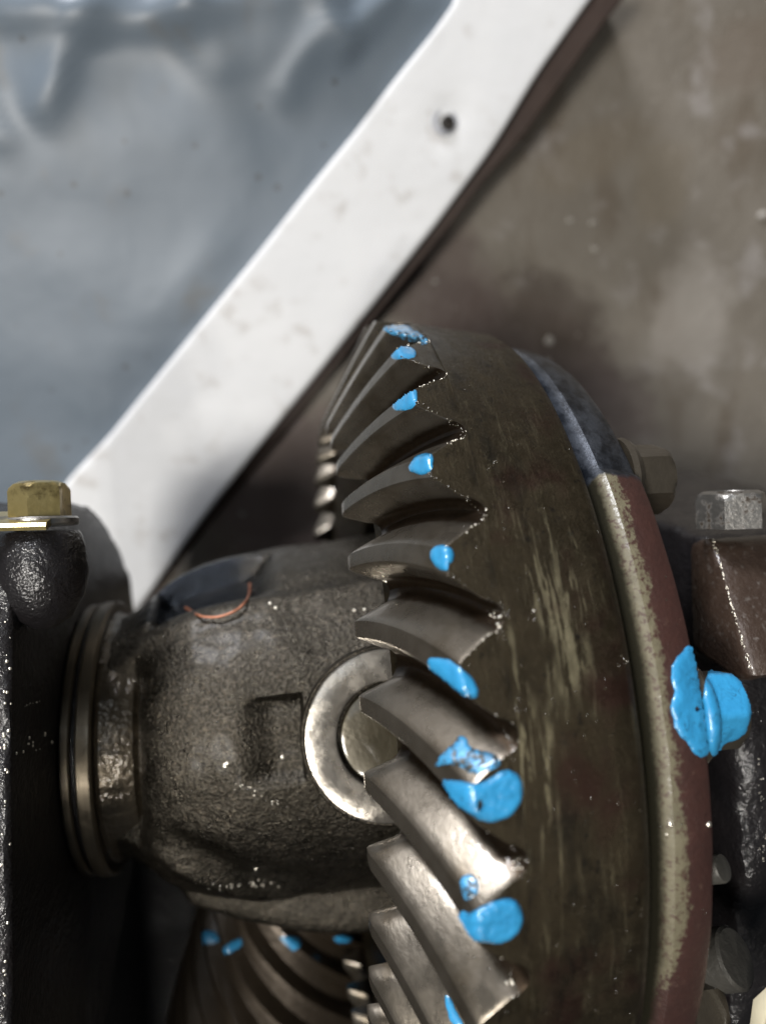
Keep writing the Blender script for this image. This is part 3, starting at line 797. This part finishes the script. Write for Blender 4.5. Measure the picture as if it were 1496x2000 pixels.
# left cap
capL = grid_prism([(61, 42), (63, 24), (61, 6), (57, -12), (49, -30), (36, -47), (20, -63), (-20, -66), (-60, -50), (-75, 20), (-74, 82), (-40, 81), (-10, 70), (25, 57), (50, 47)],
                  -128, -105.4, 'bearing_cap', M['black'], hous, offset=(-128, 20, 20), noise_=1.4)
capL['label'] = 'black oily bearing cap on the left with a yellowish hex bolt'
BA = Vector((0, .93, -.25)).normalized()
c0 = Vector((-104.5, 60.5, 35.0))
bx_ = on_plane(78, 990, 2, 36.0)
c0 = Vector((bx_.x, bx_.y - 1.5, 36.0))
V, Fc = lathe_on([(-19, 2.0), (-17, 5.2), (-13, 7.6), (-8, 8.6), (-3, 8.2), (-.6, 7.5), (0, 7.0), (.2, 4)], c0 - BA * 3.5, BA, 40); mk('bolt_boss', V, Fc, M['black'], capL, offset=c0)
V, Fc = lathe_on([(0, 6.8), (.4, 7.1), (1.4, 7.1), (1.8, 6.7), (1.8, 4)], c0 - BA * 2.4, BA, 44); mk('bolt_washer', V, Fc, M['silver'], capL, offset=c0)
V, Fc = hexhead(c0 - BA * .5, BA, 10.0, 7.0, xdir=(1, 0, 0), rot=.42); mk('cap_bolt', V, Fc, M['brass'], capL, offset=c0)
# lock plate running left from the bolt
V, Fc = [], []
a_ = on_plane(-60, 1004, 2, 40); b_ = on_plane(105, 1000, 2, 40)
for i in range(9):
    p = a_.lerp(b_, i / 8) - BA * 2.2
    for dz, dn in ((-5, 0), (5, 0), (5.4, .8), (5, 1.4), (-5, 1.4)):
        V.append(p + Vector((0, 0, dz)) + BA * dn)
for i in range(8):
    for j in range(5): k = (j + 1) % 5; Fc.append((i * 5 + j, i * 5 + k, i * 5 + 5 + k, i * 5 + 5 + j))
Fc += [list(range(5)), [40 + j for j in range(5)]]
mk('lock_plate', V, Fc, M['brass'], capL, offset=a_)
# right cap: a rust brown lug with a bright bolt, over a black lower half
capR = grid_prism([(57, 50), (55, 41), (31, 46), (31, 62), (34, 68), (47, 58)], 34, 92, 'bearing_cap', M['rustcap'], hous, offset=(60, 40, 50), bev=1.5)
capR['label'] = 'rust-brown bearing cap on the right with a bright hex bolt'
c1 = on_plane(1428, 1032, 2, 51)
BR = Vector((0, .94, -.2)).normalized()
V, Fc = hexhead(c1 + BR * .2, BR, 12.4, 7.6, xdir=(1, 0, 0), rot=PI / 3 * .5 + .30); mk('cap_bolt', V, Fc, M['silver'], capR, offset=c1)
lo = grid_prism([(33, 52), (20, 20), (10, -50), (-130, -60), (-130, 60), (-60, 68), (-10, 66), (20, 58)], 38, 110, 'housing_saddle', M['black'], hous, offset=(60, -40, 10), bev=2.5, noise_=1.6)
grid_prism([(54, 40), (50, -60), (20, -60), (22, 48), (32, 45)], 39, 96, 'cap_web', M['black'], hous, offset=(60, 40, 0), bev=2, noise_=1)
# housing floor and walls (towards the bottom of the picture)
hw = grid_prism([(-30, -70), (-50, -92), (-230, -100), (-240, 90), (-205, 92), (-190, -50), (-120, -62)], -190, 150, 'housing_bowl', M['black'], hous, offset=HO, bev=4, sub=9, noise_=3)
grid_prism([(-62, -60), (-200, -80), (-215, 92), (-95, 88), (-70, 72)], -190, -113, 'housing_wall', M['black'], hous, offset=(-150, -120, 0), bev=3, sub=5, noise_=1.5)
# bright studs in the black lower right
for px, py, zz, r_, mt in ((1438, 1870, 84, 5.4, 'dull'), (1412, 1695, 88, 2.4, 'dull')):
    p = on_plane(px, py, 2, zz)
    ax = (CAM - p).normalized() + Vector((.9, -.1, -.1))
    V, Fc = lathe_on([(-6, r_), (-.5, r_), (0, r_ * .9), (.25, r_ * .4), (.2, .3)], p, ax, 36)
    mk('plug', V, Fc, M[mt], lo, offset=p)

# ================================================================ DRIVE PINION
pin = empty('drive_pinion', (-60, -104, 0)); tag(pin, 'dark drive pinion with curved teeth and blue paint on their ends, under the case', 'gear')
PA = Vector((0, -1, 0)); PO = Vector((-57, -60, -14))
V, Fc = lathe_on([(0, 12), (-.0, 19.5), (1, 21), (16, 25.0), (30, 28.6), (60, 36.3), (62, 35), (64, 20)], PO, PA, 60)
pb = mk('pinion_body', V, Fc, M['darkbolt'], pin, offset=PO)
NPT = 14
a, u_, v_ = frame(PA); u_ = Vector((1, 0, 0)); v_ = a.cross(u_)
V, Fc = [], []; NS = 14
for i in range(NS + 1):
    s_ = i / NS; h = .5 + 60 * s_; rr = 20.3 + 15.6 * s_; rt = rr + 4.0 + 2.6 * s_
    tw = -2.2 * s_
    if i in (0, NS): rt -= .8
    for dr, wd in ((-1, -4.4), (.45, -2.7), (.86, -1.9), (1, -1.3), (1, 1.3), (.86, 1.9), (.45, 2.7), (-1, 4.4)):
        r = rr + (rt - rr) * dr if dr > 0 else rr - 1
        t = tw + wd * .78 * (1 + .5 * s_) / r
        V.append(PO + a * h + (u_ * math.cos(t) + v_ * math.sin(t)) * r)
for i in range(NS):
    for j in range(7): Fc.append((i * 8 + j, i * 8 + j + 1, i * 8 + 9 + j, i * 8 + 8 + j))
Fc += [list(range(8)), [NS * 8 + j for j in range(8)]]
pt0 = mk('tooth', V, Fc, M['darkbolt'], pb, angle=35, offset=PO)
ptV = V; ptF = Fc
allV, allF = [], []
for k in range(NPT):
    an = 2 * PI * k / NPT
    Rm = Matrix.Rotation(an, 3, 'Y')
    if k:
        o = pt0.copy(); o.parent = pb; COL.objects.link(o); o.rotation_euler = (0, an, 0)
    b0 = len(allV); allV += [PO + Rm @ (v - PO) for v in ptV]; allF += [tuple(q + b0 for q in f) for f in ptF]
pv = BVHTree.FromPolygons(allV, allF)
for i, poly in enumerate(([(375, 1822), (405, 1815), (430, 1825), (425, 1842), (395, 1845)], [(425, 1855), (460, 1835), (485, 1828), (480, 1845), (450, 1862), (430, 1868)],
                          [(533, 1835), (560, 1828), (590, 1832), (585, 1855), (560, 1862), (540, 1855)], [(650, 1830), (680, 1824), (695, 1832), (680, 1842), (655, 1842)])):
    blob(pv, poly, M['paint'], pb, thick=.3, seed=80 + i, step=3, jump=5)

# ================================================================ copper strand on the case
pts = [(362, 1186), (372, 1192), (385, 1200), (402, 1205), (424, 1205), (446, 1199), (466, 1189), (482, 1172), (488, 1155), (488, 1138)]
P = []
for k, (px, py) in enumerate(pts):
    hit, nrm, i_, d_ = cb.ray_cast(CAM, ray(px, py).normalized())
    lift = .5 + 1.2 * math.sin(PI * k / (len(pts) - 1))
    if hit is None: hit = CAM + ray(px, py).normalized() * last; nrm = Vector((0, 0, 1))
    else: last = (hit - CAM).length
    P.append(hit + (CAM - hit).normalized() * lift)
def tube(P, r, n=8, sub=5):
    Q = []
    for i in range(len(P) - 1):
        p0, p1, p2, p3 = P[max(0, i - 1)], P[i], P[i + 1], P[min(len(P) - 1, i + 2)]
        for s_ in range(sub):
            t = s_ / sub
            Q.append(.5 * ((2 * p1) + (p2 - p0) * t + (2 * p0 - 5 * p1 + 4 * p2 - p3) * t * t + (3 * p1 - p0 - 3 * p2 + p3) * t ** 3))
    Q.append(P[-1]); V, Fc = [], []
    for i, q in enumerate(Q):
        d = (Q[min(i + 1, len(Q) - 1)] - Q[max(i - 1, 0)]).normalized(); a = d.orthogonal().normalized(); b = d.cross(a)
        a = (Vector((0, 0, 1)) - d * d.z).normalized(); b = d.cross(a)
        for k in range(n): V.append(q + (a * math.cos(2 * PI * k / n) + b * math.sin(2 * PI * k / n)) * r * (1 if 0 < i < len(Q) - 1 else .4))
    for i in range(len(Q) - 1):
        for k in range(n): Fc.append((i * n + k, i * n + (k + 1) % n, (i + 1) * n + (k + 1) % n, (i + 1) * n + k))
    Fc += [list(range(n)), [(len(Q) - 1) * n + k for k in range(n)]]
    return V, Fc
V, Fc = tube(P, .30)
tag(mk('copper_strand', V, Fc, M['copper'], offset=P[4], angle=80), 'curled thin copper-coloured strand lying on the upper side of the case', 'wire')

# cream piece in the bottom right corner
p = on_plane(1524, 2004, 2, 95)
V, Fc = [], []
o_ = [(-3.5, -9), (9, -12), (14, 4), (6, 7), (-1, 5.5), (-3.5, 3)]
for z_, k in ((-3, 1), (-.6, 1), (0, .9)):
    for x_, y_ in o_: V.append(p + Vector((x_ * k, y_ * k, z_)))
for j in range(2):
    for i in range(6): k = (i + 1) % 6; Fc.append((j * 6 + i, j * 6 + k, j * 6 + 6 + k, j * 6 + 6 + i))
Fc += [list(range(6)), [12 + i for i in range(6)]]
tag(mk('cream_tab', V, Fc, M['cream'], offset=p, angle=50), 'cream-coloured tab at the bottom right corner resting on the black housing', 'tab')

# ================================================================ dark oil drops, and bright specks added as glints
def beads(bvh, pts, parent, name='glint_beads'):
    V, Fc = [], []
    for px, py, r in pts:
        hit, nrm, i_, d_ = bvh.ray_cast(CAM, ray(px, py).normalized())
        if hit is None: continue
        if nrm.dot(CAM - hit) < 0: nrm = -nrm
        a, u, v = frame(nrm); b0 = len(V); n = 8
        for k, (q, h) in enumerate(((1, -.15), (.92, .22), (.62, .48), (.25, .6))):
            for i in range(n):
                t = 2 * PI * i / n; V.append(hit + (u * math.cos(t) + v * math.sin(t)) * r * q + nrm * h * r)
        for k in range(3):
            for i in range(n): Fc.append((b0 + k * n + i, b0 + k * n + (i + 1) % n, b0 + (k + 1) * n + (i + 1) % n, b0 + (k + 1) * n + i))
        Fc.append([b0 + 3 * n + i for i in range(n)])
    o = mk(name, V, Fc, M['oil'], parent, angle=80); o['kind'] = 'stuff'
    return o
V, Fc = [], []
def speck(c, nrm, r):
    a, u, v = frame(nrm); b0 = len(V)
    for k, (q, h) in enumerate(((1, -.2), (.85, .35), (.4, .6))):
        for i in range(6):
            t = PI / 3 * i; V.append(c + (u * math.cos(t) + v * math.sin(t)) * r * q + a * h * r)
    for k in range(2):
        for i in range(6): Fc.append((b0 + k * 6 + i, b0 + k * 6 + (i + 1) % 6, b0 + k * 6 + 6 + (i + 1) % 6, b0 + k * 6 + 6 + i))
    Fc.append([b0 + 12 + i for i in range(6)])
for k in range(0, 10):
    an = -DL * k
    for side, dens in ((HEEL, 20 if k < 6 else 5), (HEELB, 2)):
        for q in range(dens):
            t = (random.random() if random.random() < .5 else random.gauss(.55, .12) % 1) * (len(side) - 1.01); i = int(t); p = Vector(side[i]).lerp(Vector(side[i + 1]), t - i)
            p += Vector((random.gauss(0, .12), random.gauss(0, .12), random.gauss(0, .12)))
            p = Vector((p.x, p.y * math.cos(an) + p.z * math.sin(an), -p.y * math.sin(an) + p.z * math.cos(an)))
            speck(p, Vector((random.uniform(-.5, .5), p.y / 100 + random.uniform(-.5, .5), p.z / 100 + random.uniform(-.3, .5))), random.choice((.06, .08, .1, .12, .2)))
def scatter(bvh, pts):
    for px, py, r in pts:
        hit, nrm, i_, d_ = bvh.ray_cast(CAM, ray(px, py).normalized())
        if hit is None: continue
        if nrm.dot(CAM - hit) < 0: nrm = -nrm
        speck(hit, nrm, r)
def line_pts(a, b, n, sg, r0, r1):
    return [(a[0] + (b[0] - a[0]) * t + random.gauss(0, sg), a[1] + (b[1] - a[1]) * t + random.gauss(0, sg), random.uniform(r0, r1)) for t in [random.random() for _ in range(n)]]
scatter(cb, [(440, 1496, .75), (444, 1491, .5), (552, 1479, .5), (500, 1697, .45), (528, 1178, .4), (539, 1187, .45), (610, 1385, .2), (692, 1192, .4), (712, 1190, .4)] + line_pts((400, 1735), (540, 1725), 30, 4, .10, .3) + line_pts((455, 1530), (540, 1570), 14, 4, .1, .25))
scatter(gb, line_pts((745, 1125), (755, 1145), 5, 3, .2, .4) + line_pts((965, 1195), (975, 1225), 10, 4, .1, .25) + line_pts((1000, 1670), (1015, 1700), 10, 4, .08, .2) + line_pts((990, 1900), (1005, 1930), 4, 3, .2, .35) + [(1042, 1193, .25), (1225, 1292, .15)])
scatter(fbv, [(1308, 1610, .5), (1384, 1610, .55), (1301, 1630, .2), (1391, 1722, .25)])
bo = mk('glint_specks', V, Fc, M['glint'], diff, angle=80); bo['kind'] = 'stuff'  # bright specks standing in for lamp highlights and edge glints
pts = []
edges = [((790, 694), (868, 738)), ((812, 785), (900, 835)), ((900, 835), (915, 868)), ((838, 925), (925, 985)), ((925, 985), (945, 1015)), ((870, 1118), (940, 1165)),
         ((965, 1200), (985, 1250)), ((985, 1420), (1003, 1470)), ((1000, 1650), (1020, 1720)), ((995, 1890), (1010, 1950)), ((760, 618), (835, 660))]
for a, b in edges:
    L = math.hypot(b[0] - a[0], b[1] - a[1])
    for k in range(int(L / 5)):
        t = random.random(); pts.append((a[0] + (b[0] - a[0]) * t + random.gauss(0, 2.5), a[1] + (b[1] - a[1]) * t + random.gauss(0, 2.5), random.uniform(.10, .30)))
for k in range(170):
    pts.append((random.uniform(900, 1260), random.uniform(700, 1980), random.uniform(.08, .22)))
for c in ((970, 1200), (985, 1185), (1225, 1290), (1045, 1195), (1010, 1370), (1015, 1680), (960, 910)):
    for k in range(6): pts.append((c[0] + random.gauss(0, 8), c[1] + random.gauss(0, 9), random.uniform(.12, .34)))
beads(gb, pts, diff)
pts = [(random.uniform(290, 700), random.uniform(1180, 1740), random.uniform(.08, .22)) for k in range(120)]
beads(cb, pts, diff)
beads(fbv, [(random.uniform(1290, 1395), random.uniform(950, 1980), random.uniform(.06, .18)) for k in range(50)], diff)

def tree_of(o):
    off = Vector(o.location); p = o.parent
    while p: off += p.location; p = p.parent
    return BVHTree.FromPolygons([(Vector(v.co) + off) / S for v in o.data.vertices], [tuple(f.vertices) for f in o.data.polygons])
V, Fc = [], []
scatter(tree_of(capL), line_pts((12, 1080), (12, 1990), 34, 5, .12, .38) + line_pts((45, 1470), (95, 1440), 12, 9, .15, .4) + line_pts((40, 1380), (80, 1370), 8, 2, .08, .2))
o = mk('glint_beads', V, Fc, M['glint'], capL, angle=80, offset=(-106, 20, 50)); o['kind'] = 'stuff'  # bright specks in place of wet glints, also on the castings below
V, Fc = [], []
scatter(tree_of(capR), line_pts((1391, 1050), (1465, 1310), 90, 1.5, .08, .26))
o = mk('glint_beads', V, Fc, M['glint'], capR, angle=80, offset=(36, 45, 60)); o['kind'] = 'stuff'
V, Fc = [], []
scatter(tree_of(lo), line_pts((1480, 1480), (1492, 1700), 30, 6, .05, .2))
o = mk('glint_beads', V, Fc, M['glint'], lo, angle=80, offset=(45, 10, 60)); o['kind'] = 'stuff'
